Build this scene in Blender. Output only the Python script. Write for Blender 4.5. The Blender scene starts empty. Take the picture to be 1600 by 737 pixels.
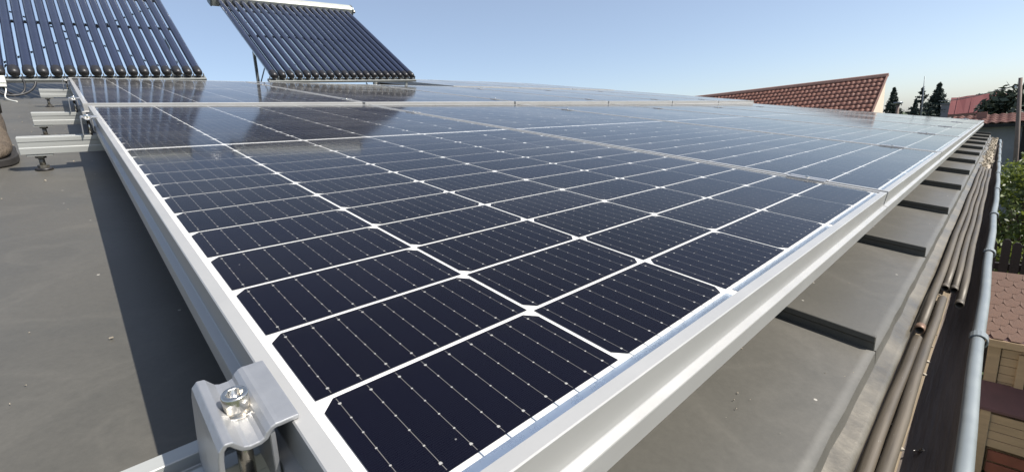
import bpy, bmesh, math, random
from mathutils import Matrix, Vector
PI = math.pi
rad = math.radians
SC = bpy.context.scene
COL = SC.collection
random.seed(7)

# ------------------------------------------------------------------ camera
TILT = rad(10)                              # the roof and the solar array slope down to the gutter
A = Matrix.Rotation(TILT, 4, 'X')           # array frame -> world
cam_d = bpy.data.cameras.new('camera')
cam = bpy.data.objects.new('camera', cam_d)
COL.objects.link(cam)
r_ = Vector((0.72588883, -0.68597049, 0.05029807))
d_ = Vector((-0.19449702, -0.27485766, -0.94160723))
f_ = Vector((0.65973958, 0.67371935, -0.33293532))
m = Matrix.Identity(4)
for i in range(3):
    m[i][0] = r_[i]; m[i][1] = -d_[i]; m[i][2] = -f_[i]
cam.matrix_world = A @ Matrix.Translation((-0.0518, -0.1097, 0.1712)) @ m
cam_d.sensor_width = 36
cam_d.lens = 704.5 / 1600 * 36
cam_d.clip_start = 0.01
cam_d.clip_end = 3000
SC.camera = cam

# ------------------------------------------------------------------ sky, sun, exposure
sun_dir = (A.to_3x3() @ Vector((0.39, -0.52, 1.0))).normalized()
elev = math.asin(sun_dir.z)
azim = math.atan2(sun_dir.x, sun_dir.y)
W = bpy.data.worlds.new('World')
SC.world = W
W.use_nodes = True
nt = W.node_tree
sky = nt.nodes.new('ShaderNodeTexSky')
sky.sky_type = 'NISHITA'
sky.sun_disc = False
sky.sun_elevation = elev
sky.sun_rotation = azim
sky.air_density = 0.75
sky.dust_density = 1.0
sky.ozone_density = 1.0
bg = nt.nodes['Background']
hz = nt.nodes.new('ShaderNodeMix')             # thin even summer haze over the whole sky
hz.data_type = 'RGBA'
hz.inputs[0].default_value = 0.26
hz.inputs[7].default_value = (3.5, 3.85, 4.3, 1)
nt.links.new(sky.outputs[0], hz.inputs[6])
nt.links.new(hz.outputs[2], bg.inputs[0])
bg.inputs[1].default_value = 0.115
sl = bpy.data.lights.new('sun', 'SUN')
sl.energy = 5.0
sl.angle = rad(0.53)
sl.color = (1.0, 0.955, 0.88)
so = bpy.data.objects.new('sun', sl)
COL.objects.link(so)
so.rotation_euler = (-sun_dir).to_track_quat('-Z', 'Y').to_euler()
so.location = sun_dir * 30
SC.view_settings.view_transform = 'Standard'
SC.view_settings.look = 'None'
SC.view_settings.exposure = 0.66
SC.view_settings.gamma = 1.0
SC.view_settings.use_curve_mapping = False
SC.cycles.transparent_max_bounces = 16

# ------------------------------------------------------------------ material helpers
def new_mat(name):
    mt = bpy.data.materials.new(name)
    mt.use_nodes = True
    t = mt.node_tree
    b = t.nodes['Principled BSDF']
    return mt, t, b

def setp(b, **k):
    names = dict(color='Base Color', rough='Roughness', metal='Metallic', ior='IOR', coat='Coat Weight',
                 coat_rough='Coat Roughness', spec='Specular IOR Level', sub='Subsurface Weight')
    for a, v in k.items():
        s = b.inputs[names[a]]
        s.default_value = (*v, 1) if a == 'color' else v

def M(name, color, rough=0.6, metal=0.0, var=0.12, scale=20.0, bump=0.0, bump_scale=60.0, speck=None, coord='Object',
      rough_var=0.1, col2=None, stretch=(1, 1, 1), **kw):
    """principled with a two-scale noise in colour and roughness, optional bump and specks"""
    mt, t, b = new_mat(name)
    setp(b, color=color, rough=rough, metal=metal, **kw)
    N, L = t.nodes, t.links
    tc = N.new('ShaderNodeTexCoord')
    mp = N.new('ShaderNodeMapping')
    mp.inputs['Scale'].default_value = stretch
    L.new(tc.outputs[coord], mp.inputs[0])
    n1 = N.new('ShaderNodeTexNoise'); n1.inputs['Scale'].default_value = scale
    n1.inputs['Detail'].default_value = 8; n1.inputs['Roughness'].default_value = 0.65
    L.new(mp.outputs[0], n1.inputs[0])
    mr = N.new('ShaderNodeMapRange')
    mr.inputs[1].default_value = 0.3; mr.inputs[2].default_value = 0.7
    L.new(n1.outputs[0], mr.inputs[0])
    mx = N.new('ShaderNodeMix'); mx.data_type = 'RGBA'
    c1 = [max(0, c * (1 - var)) for c in color]
    c2 = col2 if col2 else [min(1, c * (1 + var)) for c in color]
    mx.inputs[6].default_value = (*c1, 1); mx.inputs[7].default_value = (*c2, 1)
    L.new(mr.outputs[0], mx.inputs[0])
    out = mx.outputs[2]
    if speck:
        v = N.new('ShaderNodeTexVoronoi'); v.inputs['Scale'].default_value = speck[0]
        L.new(mp.outputs[0], v.inputs[0])
        lt = N.new('ShaderNodeMath'); lt.operation = 'LESS_THAN'; lt.inputs[1].default_value = speck[1]
        L.new(v.outputs['Distance'], lt.inputs[0])
        m2 = N.new('ShaderNodeMix'); m2.data_type = 'RGBA'
        m2.inputs[7].default_value = (*speck[2], 1)
        L.new(lt.outputs[0], m2.inputs[0]); L.new(out, m2.inputs[6])
        out = m2.outputs[2]
    L.new(out, b.inputs['Base Color'])
    if rough_var:
        r2 = N.new('ShaderNodeMapRange')
        r2.inputs[1].default_value = 0.3; r2.inputs[2].default_value = 0.7
        r2.inputs[3].default_value = max(0.02, rough - rough_var); r2.inputs[4].default_value = min(1, rough + rough_var)
        L.new(n1.outputs[0], r2.inputs[0]); L.new(r2.outputs[0], b.inputs['Roughness'])
    if bump:
        n2 = N.new('ShaderNodeTexNoise'); n2.inputs['Scale'].default_value = bump_scale
        n2.inputs['Detail'].default_value = 6
        L.new(mp.outputs[0], n2.inputs[0])
        bp = N.new('ShaderNodeBump'); bp.inputs['Strength'].default_value = bump
        bp.inputs['Distance'].default_value = 0.01
        L.new(n2.outputs[0], bp.inputs['Height']); L.new(bp.outputs[0], b.inputs['Normal'])
    return mt

MT = {}
MT['frame'] = M('anodised_aluminium', (0.365, 0.361, 0.350), 0.38, 0.25, 0.05, 8, 0.02, 300, rough_var=0.06, stretch=(1, 1, 4))
MT['clamp'] = M('clamp_aluminium', (0.38, 0.385, 0.395), 0.40, 0.65, 0.06, 40, 0.05, 250, rough_var=0.08)
MT['steel'] = M('stainless_steel', (0.66, 0.62, 0.55), 0.20, 1.0, 0.12, 150, 0.05, 300, rough_var=0.08)
MT['bolt_dark'] = M('weathered_bolt_steel', (0.16, 0.15, 0.13), 0.45, 0.6, 0.25, 80, 0.1, 300)
MT['rail'] = M('mill_aluminium_rail', (0.40, 0.405, 0.385), 0.42, 0.3, 0.06, 6, 0.02, 200, stretch=(0.3, 4, 4))
MT['backsheet'] = M('white_backsheet', (0.62, 0.62, 0.61), 0.5, 0.0, 0.03, 4)
MT['ribbon'] = M('tinned_ribbon', (0.50, 0.58, 0.68), 0.28, 0.9, 0.05, 30, rough_var=0.05)
MT['rubber'] = M('black_rubber_cap', (0.018, 0.017, 0.018), 0.42, 0.0, 0.3, 60, 0.05, 150)
MT['header'] = M('painted_header_sheet', (0.40, 0.41, 0.37), 0.42, 0.2, 0.05, 5)
MT['strut'] = M('galvanised_strut', (0.16, 0.18, 0.19), 0.45, 0.6, 0.15, 30)
MT['etc_rail'] = M('collector_rail', (0.26, 0.27, 0.26), 0.4, 0.5, 0.06, 10)
MT['foil'] = M('silver_pipe_insulation', (0.66, 0.67, 0.68), 0.3, 0.8, 0.08, 25, 0.4, 45)
MT['gutter'] = M('grey_gutter_enamel', (0.19, 0.21, 0.215), 0.42, 0.15, 0.10, 12, 0.03, 80, speck=(90, 0.05, (0.2, 0.21, 0.2)))
MT['gutter_in'] = M('dirty_gutter_bottom', (0.12, 0.095, 0.08), 0.7, 0.0, 0.4, 14, 0.25, 70, stretch=(0.25, 4, 4), col2=(0.20, 0.165, 0.14))
MT['pipe'] = M('brown_painted_tube', (0.082, 0.066, 0.047), 0.55, 0.2, 0.3, 25, 0.05, 120, stretch=(0.2, 3, 3), speck=(160, 0.05, (0.3, 0.29, 0.26)))
MT['pipe_end'] = M('copper_tube_end', (0.16, 0.095, 0.06), 0.5, 0.3, 0.3, 60)
MT['flash'] = M('crumpled_tan_flashing', (0.135, 0.120, 0.095), 0.42, 0.3, 0.30, 9, 0.30, 26, rough_var=0.12)
MT['board'] = M('bare_eave_board', (0.17, 0.130, 0.082), 0.85, 0.0, 0.18, 10, 0.3, 60, stretch=(0.2, 4, 4), speck=(60, 0.10, (0.2, 0.15, 0.1)))
MT['mortar'] = M('dry_mortar_debris', (0.36, 0.31, 0.24), 0.95, 0.0, 0.3, 40, 0.6, 60)
MT['wall'] = M('house_render', (0.55, 0.50, 0.42), 0.9, 0.0, 0.08, 3, 0.1, 40)
MT['fascia'] = M('dark_red_fascia', (0.12, 0.035, 0.035), 0.6, 0.0, 0.2, 8)
MT['leather'] = M('brown_nubuck', (0.085, 0.064, 0.044), 0.7, 0.0, 0.35, 30, 0.6, 160)
MT['sole'] = M('black_rubber_sole', (0.02, 0.018, 0.017), 0.7, 0.0, 0.3, 40)
MT['lace'] = M('beige_lace', (0.42, 0.38, 0.31), 0.85, 0.0, 0.15, 200)
MT['sock'] = M('dark_work_trousers', (0.05, 0.055, 0.07), 0.95, 0.0, 0.2, 60, 0.2, 200)
MT['white_plastic'] = M('white_plastic', (0.72, 0.72, 0.66), 0.4, 0.0, 0.06, 20)
MT['cable'] = M('black_cable', (0.02, 0.02, 0.022), 0.5, 0.0, 0.2, 40)

def roof_mat():
    mt, t, b = new_mat('grey_painted_roof_sheet')
    N, L = t.nodes, t.links
    tc = N.new('ShaderNodeTexCoord')
    big = N.new('ShaderNodeTexNoise'); big.inputs['Scale'].default_value = 3.0; big.inputs['Detail'].default_value = 9
    big.inputs['Roughness'].default_value = 0.62; big.inputs['Distortion'].default_value = 0.6
    L.new(tc.outputs['Object'], big.inputs[0])
    cr = N.new('ShaderNodeValToRGB')
    cr.color_ramp.elements[0].position = 0.30; cr.color_ramp.elements[0].color = (0.068, 0.065, 0.056, 1)
    cr.color_ramp.elements[1].position = 0.72; cr.color_ramp.elements[1].color = (0.089, 0.083, 0.071, 1)
    L.new(big.outputs[0], cr.inputs[0])
    # dried puddle rims
    n2 = N.new('ShaderNodeTexNoise'); n2.inputs['Scale'].default_value = 5.5; n2.inputs['Detail'].default_value = 4
    n2.inputs['Distortion'].default_value = 1.2
    L.new(tc.outputs['Object'], n2.inputs[0])
    rim = N.new('ShaderNodeMath'); rim.operation = 'SUBTRACT'; rim.inputs[1].default_value = 0.56
    L.new(n2.outputs[0], rim.inputs[0])
    ab = N.new('ShaderNodeMath'); ab.operation = 'ABSOLUTE'; L.new(rim.outputs[0], ab.inputs[0])
    mr = N.new('ShaderNodeMapRange'); mr.inputs[1].default_value = 0.0; mr.inputs[2].default_value = 0.07
    mr.inputs[3].default_value = 0.06; mr.inputs[4].default_value = 0.0
    L.new(ab.outputs[0], mr.inputs[0])
    m1 = N.new('ShaderNodeMix'); m1.data_type = 'RGBA'; m1.inputs[7].default_value = (0.22, 0.205, 0.175, 1)
    L.new(mr.outputs[0], m1.inputs[0]); L.new(cr.outputs[0], m1.inputs[6])
    # fine grit
    fine = N.new('ShaderNodeTexNoise'); fine.inputs['Scale'].default_value = 130; fine.inputs['Detail'].default_value = 8; fine.inputs['Roughness'].default_value = 0.8
    L.new(tc.outputs['Object'], fine.inputs[0])
    fr = N.new('ShaderNodeMapRange'); fr.inputs[1].default_value = 0.3; fr.inputs[2].default_value = 0.7
    fr.inputs[3].default_value = 0.88; fr.inputs[4].default_value = 1.12
    L.new(fine.outputs[0], fr.inputs[0])
    mul = N.new('ShaderNodeVectorMath'); mul.operation = 'SCALE'
    L.new(m1.outputs[2], mul.inputs[0]); L.new(fr.outputs[0], mul.inputs[3])
    # white droppings of paint and dust
    v = N.new('ShaderNodeTexVoronoi'); v.inputs['Scale'].default_value = 30
    L.new(tc.outputs['Object'], v.inputs[0])
    lt = N.new('ShaderNodeMath'); lt.operation = 'LESS_THAN'; lt.inputs[1].default_value = 0.055
    L.new(v.outputs['Distance'], lt.inputs[0])
    hs = N.new('ShaderNodeSeparateColor'); L.new(v.outputs['Color'], hs.inputs[0])
    g = N.new('ShaderNodeMath'); g.operation = 'GREATER_THAN'; g.inputs[1].default_value = 0.72; L.new(hs.outputs[0], g.inputs[0])
    an = N.new('ShaderNodeMath'); an.operation = 'MULTIPLY'; L.new(lt.outputs[0], an.inputs[0]); L.new(g.outputs[0], an.inputs[1])
    m2 = N.new('ShaderNodeMix'); m2.data_type = 'RGBA'; m2.inputs[7].default_value = (0.36, 0.34, 0.30, 1)
    L.new(an.outputs[0], m2.inputs[0]); L.new(mul.outputs[0], m2.inputs[6])
    L.new(m2.outputs[2], b.inputs['Base Color'])
    rr = N.new('ShaderNodeMapRange'); rr.inputs[3].default_value = 0.38; rr.inputs[4].default_value = 0.62
    L.new(big.outputs[0], rr.inputs[0]); L.new(rr.outputs[0], b.inputs['Roughness'])
    bp = N.new('ShaderNodeBump'); bp.inputs['Strength'].default_value = 0.05; bp.inputs['Distance'].default_value = 0.01
    L.new(big.outputs[0], bp.inputs['Height'])
    bp2 = N.new('ShaderNodeBump'); bp2.inputs['Strength'].default_value = 0.06; bp2.inputs['Distance'].default_value = 0.002
    L.new(fine.outputs[0], bp2.inputs['Height']); L.new(bp.outputs[0], bp2.inputs['Normal'])
    L.new(bp2.outputs[0], b.inputs['Normal'])
    return mt
MT['roof'] = roof_mat()

def cell_mat():
    """monocrystalline half cell: UV in metres from the cell centre; nine wire busbars with solder pads, fine fingers"""
    mt, t, b = new_mat('monocrystalline_cell')
    N, L = t.nodes, t.links
    uv = N.new('ShaderNodeUVMap'); uv.uv_map = 'UVMap'
    sp = N.new('ShaderNodeSeparateXYZ'); L.new(uv.outputs[0], sp.inputs[0])
    def mth(op, a, b_=None, c=None):
        n = N.new('ShaderNodeMath'); n.operation = op
        for i, v in enumerate((a, b_, c)):
            if v is None: continue
            if isinstance(v, (int, float)): n.inputs[i].default_value = v
            else: L.new(v, n.inputs[i])
        return n.outputs[0]
    pitch = 0.1645 / 9
    u = mth('ADD', sp.outputs[0], 0.1645 / 2)
    uu = mth('DIVIDE', u, pitch)
    fu = mth('SUBTRACT', mth('FRACT', uu), 0.5)
    du = mth('MULTIPLY', mth('ABSOLUTE', fu), pitch)          # distance to the wire, metres
    wire = mth('MULTIPLY', mth('LESS_THAN', du, 0.00018), 0.30)
    vv = mth('DIVIDE', mth('ADD', sp.outputs[1], 0.0815 / 2), 0.0815 / 6)
    fv = mth('SUBTRACT', mth('FRACT', vv), 0.5)
    dv = mth('MULTIPLY', mth('ABSOLUTE', fv), 0.0815 / 6)
    pad = mth('MULTIPLY', mth('LESS_THAN', du, 0.00055), mth('LESS_THAN', dv, 0.00048))
    # bigger end pads
    ed = mth('ABSOLUTE', mth('SUBTRACT', mth('ABSOLUTE', sp.outputs[1]), 0.0345))
    pad2 = mth('MULTIPLY', mth('LESS_THAN', du, 0.00085), mth('LESS_THAN', ed, 0.0006))
    inside = mth('LESS_THAN', mth('ABSOLUTE', sp.outputs[1]), 0.0395)
    metal = mth('MULTIPLY', mth('MAXIMUM', mth('MAXIMUM', wire, pad), pad2), inside)
    fing = mth('FRACT', mth('DIVIDE', sp.outputs[1], 0.00135))
    fing = mth('LESS_THAN', fing, 0.09)
    # cell tone: per object shift
    oi = N.new('ShaderNodeObjectInfo')
    tc = N.new('ShaderNodeTexCoord')
    nz = N.new('ShaderNodeTexNoise'); nz.inputs['Scale'].default_value = 30; L.new(tc.outputs['Object'], nz.inputs[0])
    mx = N.new('ShaderNodeMix'); mx.data_type = 'RGBA'
    mx.inputs[6].default_value = (0.0014, 0.0015, 0.0046, 1); mx.inputs[7].default_value = (0.0022, 0.0025, 0.0098, 1)
    L.new(mth('MULTIPLY_ADD', oi.outputs['Random'], 0.6, mth('MULTIPLY', nz.outputs[0], 0.4)), mx.inputs[0])
    m1 = N.new('ShaderNodeMix'); m1.data_type = 'RGBA'; m1.inputs[7].default_value = (0.020, 0.022, 0.032, 1)
    L.new(mth('MULTIPLY', fing, 0.8), m1.inputs[0]); L.new(mx.outputs[2], m1.inputs[6])
    m2 = N.new('ShaderNodeMix'); m2.data_type = 'RGBA'; m2.inputs[7].default_value = (0.48, 0.47, 0.45, 1)
    L.new(metal, m2.inputs[0]); L.new(m1.outputs[2], m2.inputs[6])
    L.new(m2.outputs[2], b.inputs['Base Color'])
    b.inputs['Roughness'].default_value = 0.5
    b.inputs['Specular IOR Level'].default_value = 0.04
    L.new(mth('MULTIPLY', metal, 0.5), b.inputs['Metallic'])
    return mt
MT['cell'] = cell_mat()

def pane_mat():
    """front glass as a thin pane: mirror by Fresnel, the rest passes straight through; thin film of dust"""
    mt, t, b = new_mat('solar_glass')
    N, L = t.nodes, t.links
    N.remove(b)
    out = N['Material Output']
    fr = N.new('ShaderNodeFresnel'); fr.inputs['IOR'].default_value = 1.20
    tr = N.new('ShaderNodeBsdfTransparent')
    gl = N.new('ShaderNodeBsdfGlossy'); gl.inputs['Roughness'].default_value = 0.035
    tc = N.new('ShaderNodeTexCoord')
    nz = N.new('ShaderNodeTexNoise'); nz.inputs['Scale'].default_value = 2.3; nz.inputs['Detail'].default_value = 8
    nz.inputs['Roughness'].default_value = 0.7
    L.new(tc.outputs['Object'], nz.inputs[0])
    mr = N.new('ShaderNodeMapRange'); mr.inputs[1].default_value = 0.35; mr.inputs[2].default_value = 0.75
    mr.inputs[3].default_value = 0.05; mr.inputs[4].default_value = 0.12
    L.new(nz.outputs[0], mr.inputs[0]); L.new(mr.outputs[0], gl.inputs['Roughness'])
    mx = N.new('ShaderNodeMixShader')
    L.new(fr.outputs[0], mx.inputs[0]); L.new(tr.outputs[0], mx.inputs[1]); L.new(gl.outputs[0], mx.inputs[2])
    df = N.new('ShaderNodeBsdfDiffuse'); df.inputs[0].default_value = (0.55, 0.54, 0.52, 1)
    dr = N.new('ShaderNodeMapRange'); dr.inputs[1].default_value = 0.45; dr.inputs[2].default_value = 0.8
    dr.inputs[3].default_value = 0.0008; dr.inputs[4].default_value = 0.0032
    L.new(nz.outputs[0], dr.inputs[0])
    lw = N.new('ShaderNodeLayerWeight'); lw.inputs[0].default_value = 0.5
    cs = N.new('ShaderNodeMath'); cs.operation = 'SUBTRACT'; cs.inputs[0].default_value = 1.02; L.new(lw.outputs['Facing'], cs.inputs[1])
    pw = N.new('ShaderNodeMath'); pw.operation = 'POWER'; pw.inputs[1].default_value = 1.5; L.new(cs.outputs[0], pw.inputs[0]); cs = pw
    dv_ = N.new('ShaderNodeMath'); dv_.operation = 'DIVIDE'; L.new(dr.outputs[0], dv_.inputs[0]); L.new(cs.outputs[0], dv_.inputs[1])
    dr = dv_
    # lone dust grains
    v = N.new('ShaderNodeTexVoronoi'); v.inputs['Scale'].default_value = 34; L.new(tc.outputs['Object'], v.inputs[0])
    lt = N.new('ShaderNodeMath'); lt.operation = 'LESS_THAN'; lt.inputs[1].default_value = 0.026
    L.new(v.outputs['Distance'], lt.inputs[0])
    sc = N.new('ShaderNodeMath'); sc.operation = 'MULTIPLY'; sc.inputs[1].default_value = 0.22; L.new(lt.outputs[0], sc.inputs[0])
    ad = N.new('ShaderNodeMath'); ad.operation = 'ADD'; L.new(dr.outputs[0], ad.inputs[0]); L.new(sc.outputs[0], ad.inputs[1])
    m2 = N.new('ShaderNodeMixShader')
    L.new(ad.outputs[0], m2.inputs[0]); L.new(mx.outputs[0], m2.inputs[1]); L.new(df.outputs[0], m2.inputs[2])
    L.new(m2.outputs[0], out.inputs[0])
    return mt
MT['pane'] = pane_mat()

def tube_mat():
    mt, t, b = new_mat('evacuated_glass_tube')
    setp(b, color=(0.008, 0.011, 0.032), rough=0.22, spec=0.5, coat=1.0, coat_rough=0.06)
    b.inputs['Coat IOR'].default_value = 1.5
    N, L = t.nodes, t.links
    tc = N.new('ShaderNodeTexCoord')
    nz = N.new('ShaderNodeTexNoise'); nz.inputs['Scale'].default_value = 12; L.new(tc.outputs['Object'], nz.inputs[0])
    mx = N.new('ShaderNodeMix'); mx.data_type = 'RGBA'
    mx.inputs[6].default_value = (0.006, 0.009, 0.026, 1); mx.inputs[7].default_value = (0.016, 0.020, 0.045, 1)
    L.new(nz.outputs[0], mx.inputs[0]); L.new(mx.outputs[2], b.inputs['Base Color'])
    return mt
MT['tube'] = tube_mat()

# ------------------------------------------------------------------ mesh helpers
class MB:
    def __init__(s):
        s.v = []; s.f = []; s.sm = []
    def add(s, vs, fs, smooth=False):
        o = len(s.v)
        s.v += [tuple(v) for v in vs]
        s.f += [tuple(i + o for i in f) for f in fs]
        s.sm += [smooth] * len(fs)
        return s
    def box(s, x0, x1, y0, y1, z0, z1, mtx=None):
        vs = [Vector(p) for p in ((x0, y0, z0), (x1, y0, z0), (x1, y1, z0), (x0, y1, z0), (x0, y0, z1), (x1, y0, z1), (x1, y1, z1), (x0, y1, z1))]
        if mtx: vs = [mtx @ v for v in vs]
        return s.add(vs, [(0, 3, 2, 1), (4, 5, 6, 7), (0, 1, 5, 4), (1, 2, 6, 5), (2, 3, 7, 6), (3, 0, 4, 7)])
    def bar(s, p, q, w, h, up=(0, 0, 1)):
        """rectangular bar from p to q"""
        p, q = Vector(p), Vector(q)
        d = (q - p).normalized()
        u = Vector(up)
        if abs(d.dot(u)) > 0.98: u = Vector((0, 1, 0))
        sd = d.cross(u).normalized(); u = sd.cross(d).normalized()
        vs = []
        for e in (p, q):
            for a, c in ((-1, -1), (1, -1), (1, 1), (-1, 1)):
                vs.append(e + sd * a * w / 2 + u * c * h / 2)
        return s.add(vs, [(3, 2, 1, 0), (4, 5, 6, 7), (0, 1, 5, 4), (1, 2, 6, 5), (2, 3, 7, 6), (3, 0, 4, 7)])
    def tube(s, pts, r, n=12, cap=True, smooth=True):
        pts = [Vector(p) for p in pts]
        rs = r if isinstance(r, (list, tuple)) else [r] * len(pts)
        vs, fs = [], []
        d0 = (pts[1] - pts[0]).normalized()
        u = Vector((0, 0, 1)) if abs(d0.z) < 0.9 else Vector((0, 1, 0))
        for i, p in enumerate(pts):
            a = pts[max(i - 1, 0)]; c = pts[min(i + 1, len(pts) - 1)]
            d = (c - a).normalized()
            sd = d.cross(u).normalized(); u = sd.cross(d).normalized()
            for k in range(n):
                t = 2 * PI * k / n
                vs.append(p + (sd * math.cos(t) + u * math.sin(t)) * rs[i])
        for i in range(len(pts) - 1):
            for k in range(n):
                k2 = (k + 1) % n
                fs.append((i * n + k, i * n + k2, (i + 1) * n + k2, (i + 1) * n + k))
        s.add(vs, fs, smooth)
        if cap:
            o = len(s.v) - len(vs)
            s.f += [tuple(o + k for k in range(n))[::-1], tuple(o + (len(pts) - 1) * n + k for k in range(n))]
            s.sm += [False, False]
        return s
    def prism(s, prof, axis, a0, a1, closed=True, smooth=False):
        """profile of (p,q) pairs extruded along axis: 'x' -> (a,p,q), 'y' -> (p,a,q), 'z' -> (p,q,a)"""
        def P(a, p, q):
            return {'x': (a, p, q), 'y': (p, a, q), 'z': (p, q, a)}[axis]
        n = len(prof)
        vs = [P(a0, *c) for c in prof] + [P(a1, *c) for c in prof]
        fs = []
        rng = n if closed else n - 1
        for i in range(rng):
            j = (i + 1) % n
            fs.append((i, j, n + j, n + i))
        s.add(vs, fs, smooth)
        if closed:
            o = len(s.v) - len(vs)
            s.f += [tuple(o + i for i in range(n))[::-1], tuple(o + n + i for i in range(n))]
            s.sm += [False, False]
        return s
    def mesh(s, name):
        me = bpy.data.meshes.new(name)
        me.from_pydata(s.v, [], s.f)
        me.polygons.foreach_set('use_smooth', s.sm)
        me.update()
        bm = bmesh.new(); bm.from_mesh(me)
        bmesh.ops.recalc_face_normals(bm, faces=bm.faces)
        bm.to_mesh(me); bm.free()
        return me
    def build(s, name, mat, parent=None, mtx=None, bevel=0, seg=2):
        return link(name, s.mesh(name), mat, parent, mtx, bevel, seg)

def link(name, me, mat, parent=None, mtx=None, bevel=0, seg=2):
    if mat is not None and not me.materials:
        me.materials.append(MT[mat] if isinstance(mat, str) else mat)
    o = bpy.data.objects.new(name, me)
    COL.objects.link(o)
    if parent: o.parent = parent
    if mtx is not None: o.matrix_basis = mtx
    if bevel:
        b = o.modifiers.new('bevel', 'BEVEL'); b.width = bevel; b.segments = seg; b.limit_method = 'ANGLE'; b.angle_limit = rad(40)
    return o

def tag(o, label=None, cat=None, group=None, kind=None):
    if label: o['label'] = label
    if cat: o['category'] = cat
    if group: o['group'] = group
    if kind: o['kind'] = kind
    return o

def thing(name, label, cat, mtx=None, group=None):
    o = bpy.data.objects.new(name, None)
    COL.objects.link(o)
    o.empty_display_size = 0.05
    if mtx is not None: o.matrix_basis = mtx
    return tag(o, label, cat, group)

def copy_tree(o, parent=None):
    c = o.copy(); COL.objects.link(c); c.parent = parent
    for ch in list(o.children): copy_tree(ch, c)
    return c

def T(x, y, z): return Matrix.Translation((x, y, z))
def AT(x, y, z): return A @ Matrix.Translation((x, y, z))

# ------------------------------------------------------------------ ground
GZ = -3.5                                     # yard level
MT['ground'] = M('yard_soil_and_grass', (0.075, 0.070, 0.040), 0.95, 0.0, 0.4, 0.6, 0.3, 8, col2=(0.05, 0.085, 0.025))
g = MB()
nx = 60
def gh(x, y):
    return GZ + (0.05 * math.sin(x * 0.7) * math.cos(y * 0.6) if abs(x) + abs(y) < 80 else 0)
xs = [-1500, -400, -120] + [-40 + i * 4 for i in range(31)] + [120, 400, 1500]
for i, x in enumerate(xs):
    for y in xs: g.v.append((x, y, gh(x, y)))
n = len(xs)
for i in range(n - 1):
    for j in range(n - 1):
        g.f.append((i * n + j, (i + 1) * n + j, (i + 1) * n + j + 1, i * n + j + 1)); g.sm.append(True)
tag(g.build('ground', 'ground'), kind='structure')

# ------------------------------------------------------------------ our building: standing seam roof
H = -0.137                                    # roof sheet below the glass plane
EY = -0.081                                   # eave line
RY = 7.0                                      # ridge line
SEAM0, SP = 0.632, 0.53
house = thing('metal_roof_building', 'building with grey standing seam metal roof under the solar panels', 'building', A.copy())
seam_x = [SEAM0 + SP * k for k in range(-9, 12)]      # -4.14 .. 6.46
XL, XR = seam_x[0], seam_x[-1]
def tray(w, k):
    """one sheet between two seams, slightly dished, its eave end folded down with an uneven edge"""
    rnd = random.Random(k)
    b = MB()
    nxs = 10
    ys = [EY, EY + .012, EY + .03, EY + .08, 0.05, 0.3, 0.8, 1.5, 2.5, 4, 5.5, RY]
    rows = []
    jit = [rnd.uniform(-.0006, .0006) for _ in range(nxs + 1)]
    for y in ys:
        r = []
        for i in range(nxs + 1):
            x = 0.0015 + (w - 0.003) * i / nxs
            e = min(i, nxs - i)
            z = 0.004 if e == 0 else (0.0012 if e == 1 else 0.0)
            z += 0.0012 * math.sin(x * 14 + k) * math.sin(y * 5 + k)
            yy = y
            if y < EY + .01: yy += jit[i]; z += jit[i] * 0.8 - 0.001
            r.append(len(b.v)); b.v.append((x, yy, z))
        rows.append(r)
    fold = []
    for i in range(nxs + 1):                  # the fold at the eave
        x = 0.0015 + (w - 0.003) * i / nxs
        fold.append(len(b.v)); b.v.append((x, EY - 0.004 + jit[i] * 1.6, -0.016 + jit[(i * 3) % (nxs + 1)]))
    rows.insert(0, fold)
    for a in range(len(rows) - 1):
        for i in range(nxs):
            b.f.append((rows[a][i], rows[a][i + 1], rows[a + 1][i + 1], rows[a + 1][i])); b.sm.append(a > 0)
    return b
for k in range(len(seam_x) - 1):
    tray(SP, k).build('roof_panel', 'roof', house, T(seam_x[k], 0, H))
sb = MB()
# double fold standing seam: upright web with a thicker folded head, end cut at a slant
prof = [(-.002, 0), (-.002, .014), (-.004, .015), (-.004, .0235), (.0035, .0235), (.0035, .015), (.002, .014), (.002, 0)]
sb.prism(prof, 'y', EY + .001, RY)
n = len(prof)
for i in range(n): # slanted nose
    p = sb.v[i]; sb.v[i] = (p[0], p[1] + p[2] * 0.15, p[2])
sme = sb.mesh('seam'); sme.materials.append(MT['roof'])
for x in seam_x: link('seam', sme, None, house, T(x, 0, H), 0.0008, 1)
# back slope, ridge cap, walls, fascia
hw = MB()
ca, sa = math.cos(2 * TILT), math.sin(2 * TILT)
hw.add([(XL, RY, H), (XR, RY, H), (XR, RY + 5 * ca, H - 5 * sa), (XL, RY + 5 * ca, H - 5 * sa),
        (XL, RY, H - .03), (XR, RY, H - .03), (XR, RY + 5 * ca, H - .03 - 5 * sa), (XL, RY + 5 * ca, H - .03 - 5 * sa)],
       [(0, 1, 2, 3), (4, 7, 6, 5), (0, 4, 5, 1), (1, 5, 6, 2), (2, 6, 7, 3), (3, 7, 4, 0)])
hw.build('back_slope', 'roof', house)
MB().prism([(-.10, -.018), (-.0, .004), (.10, -.034), (.10, -.038), (0, 0), (-.10, -.022)], 'x', XL, XR).build('ridge_cap', 'roof', house, T(0, RY, H + .004))
Ai = A.inverted()
wb = MB()
for z0, z1 in ((GZ - .1, -0.30),):
    wb.box(XL + .1, XR - .1, 0.12, 11.4, z0, z1)
# roof-shaped wall tops (gable ends) as a five sided prism
for xa in (XL + .12, XR - .14):
    wb.prism([(0.12, -0.30), (11.4, -0.30), (RY, 0.9)], 'x', xa, xa + .02)
wb.build('wall', 'wall', house, Ai)
MB().box(XL, XR, EY + .004, EY + .024, H - .20, H - .02).build('fascia', 'fascia', house)

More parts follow.
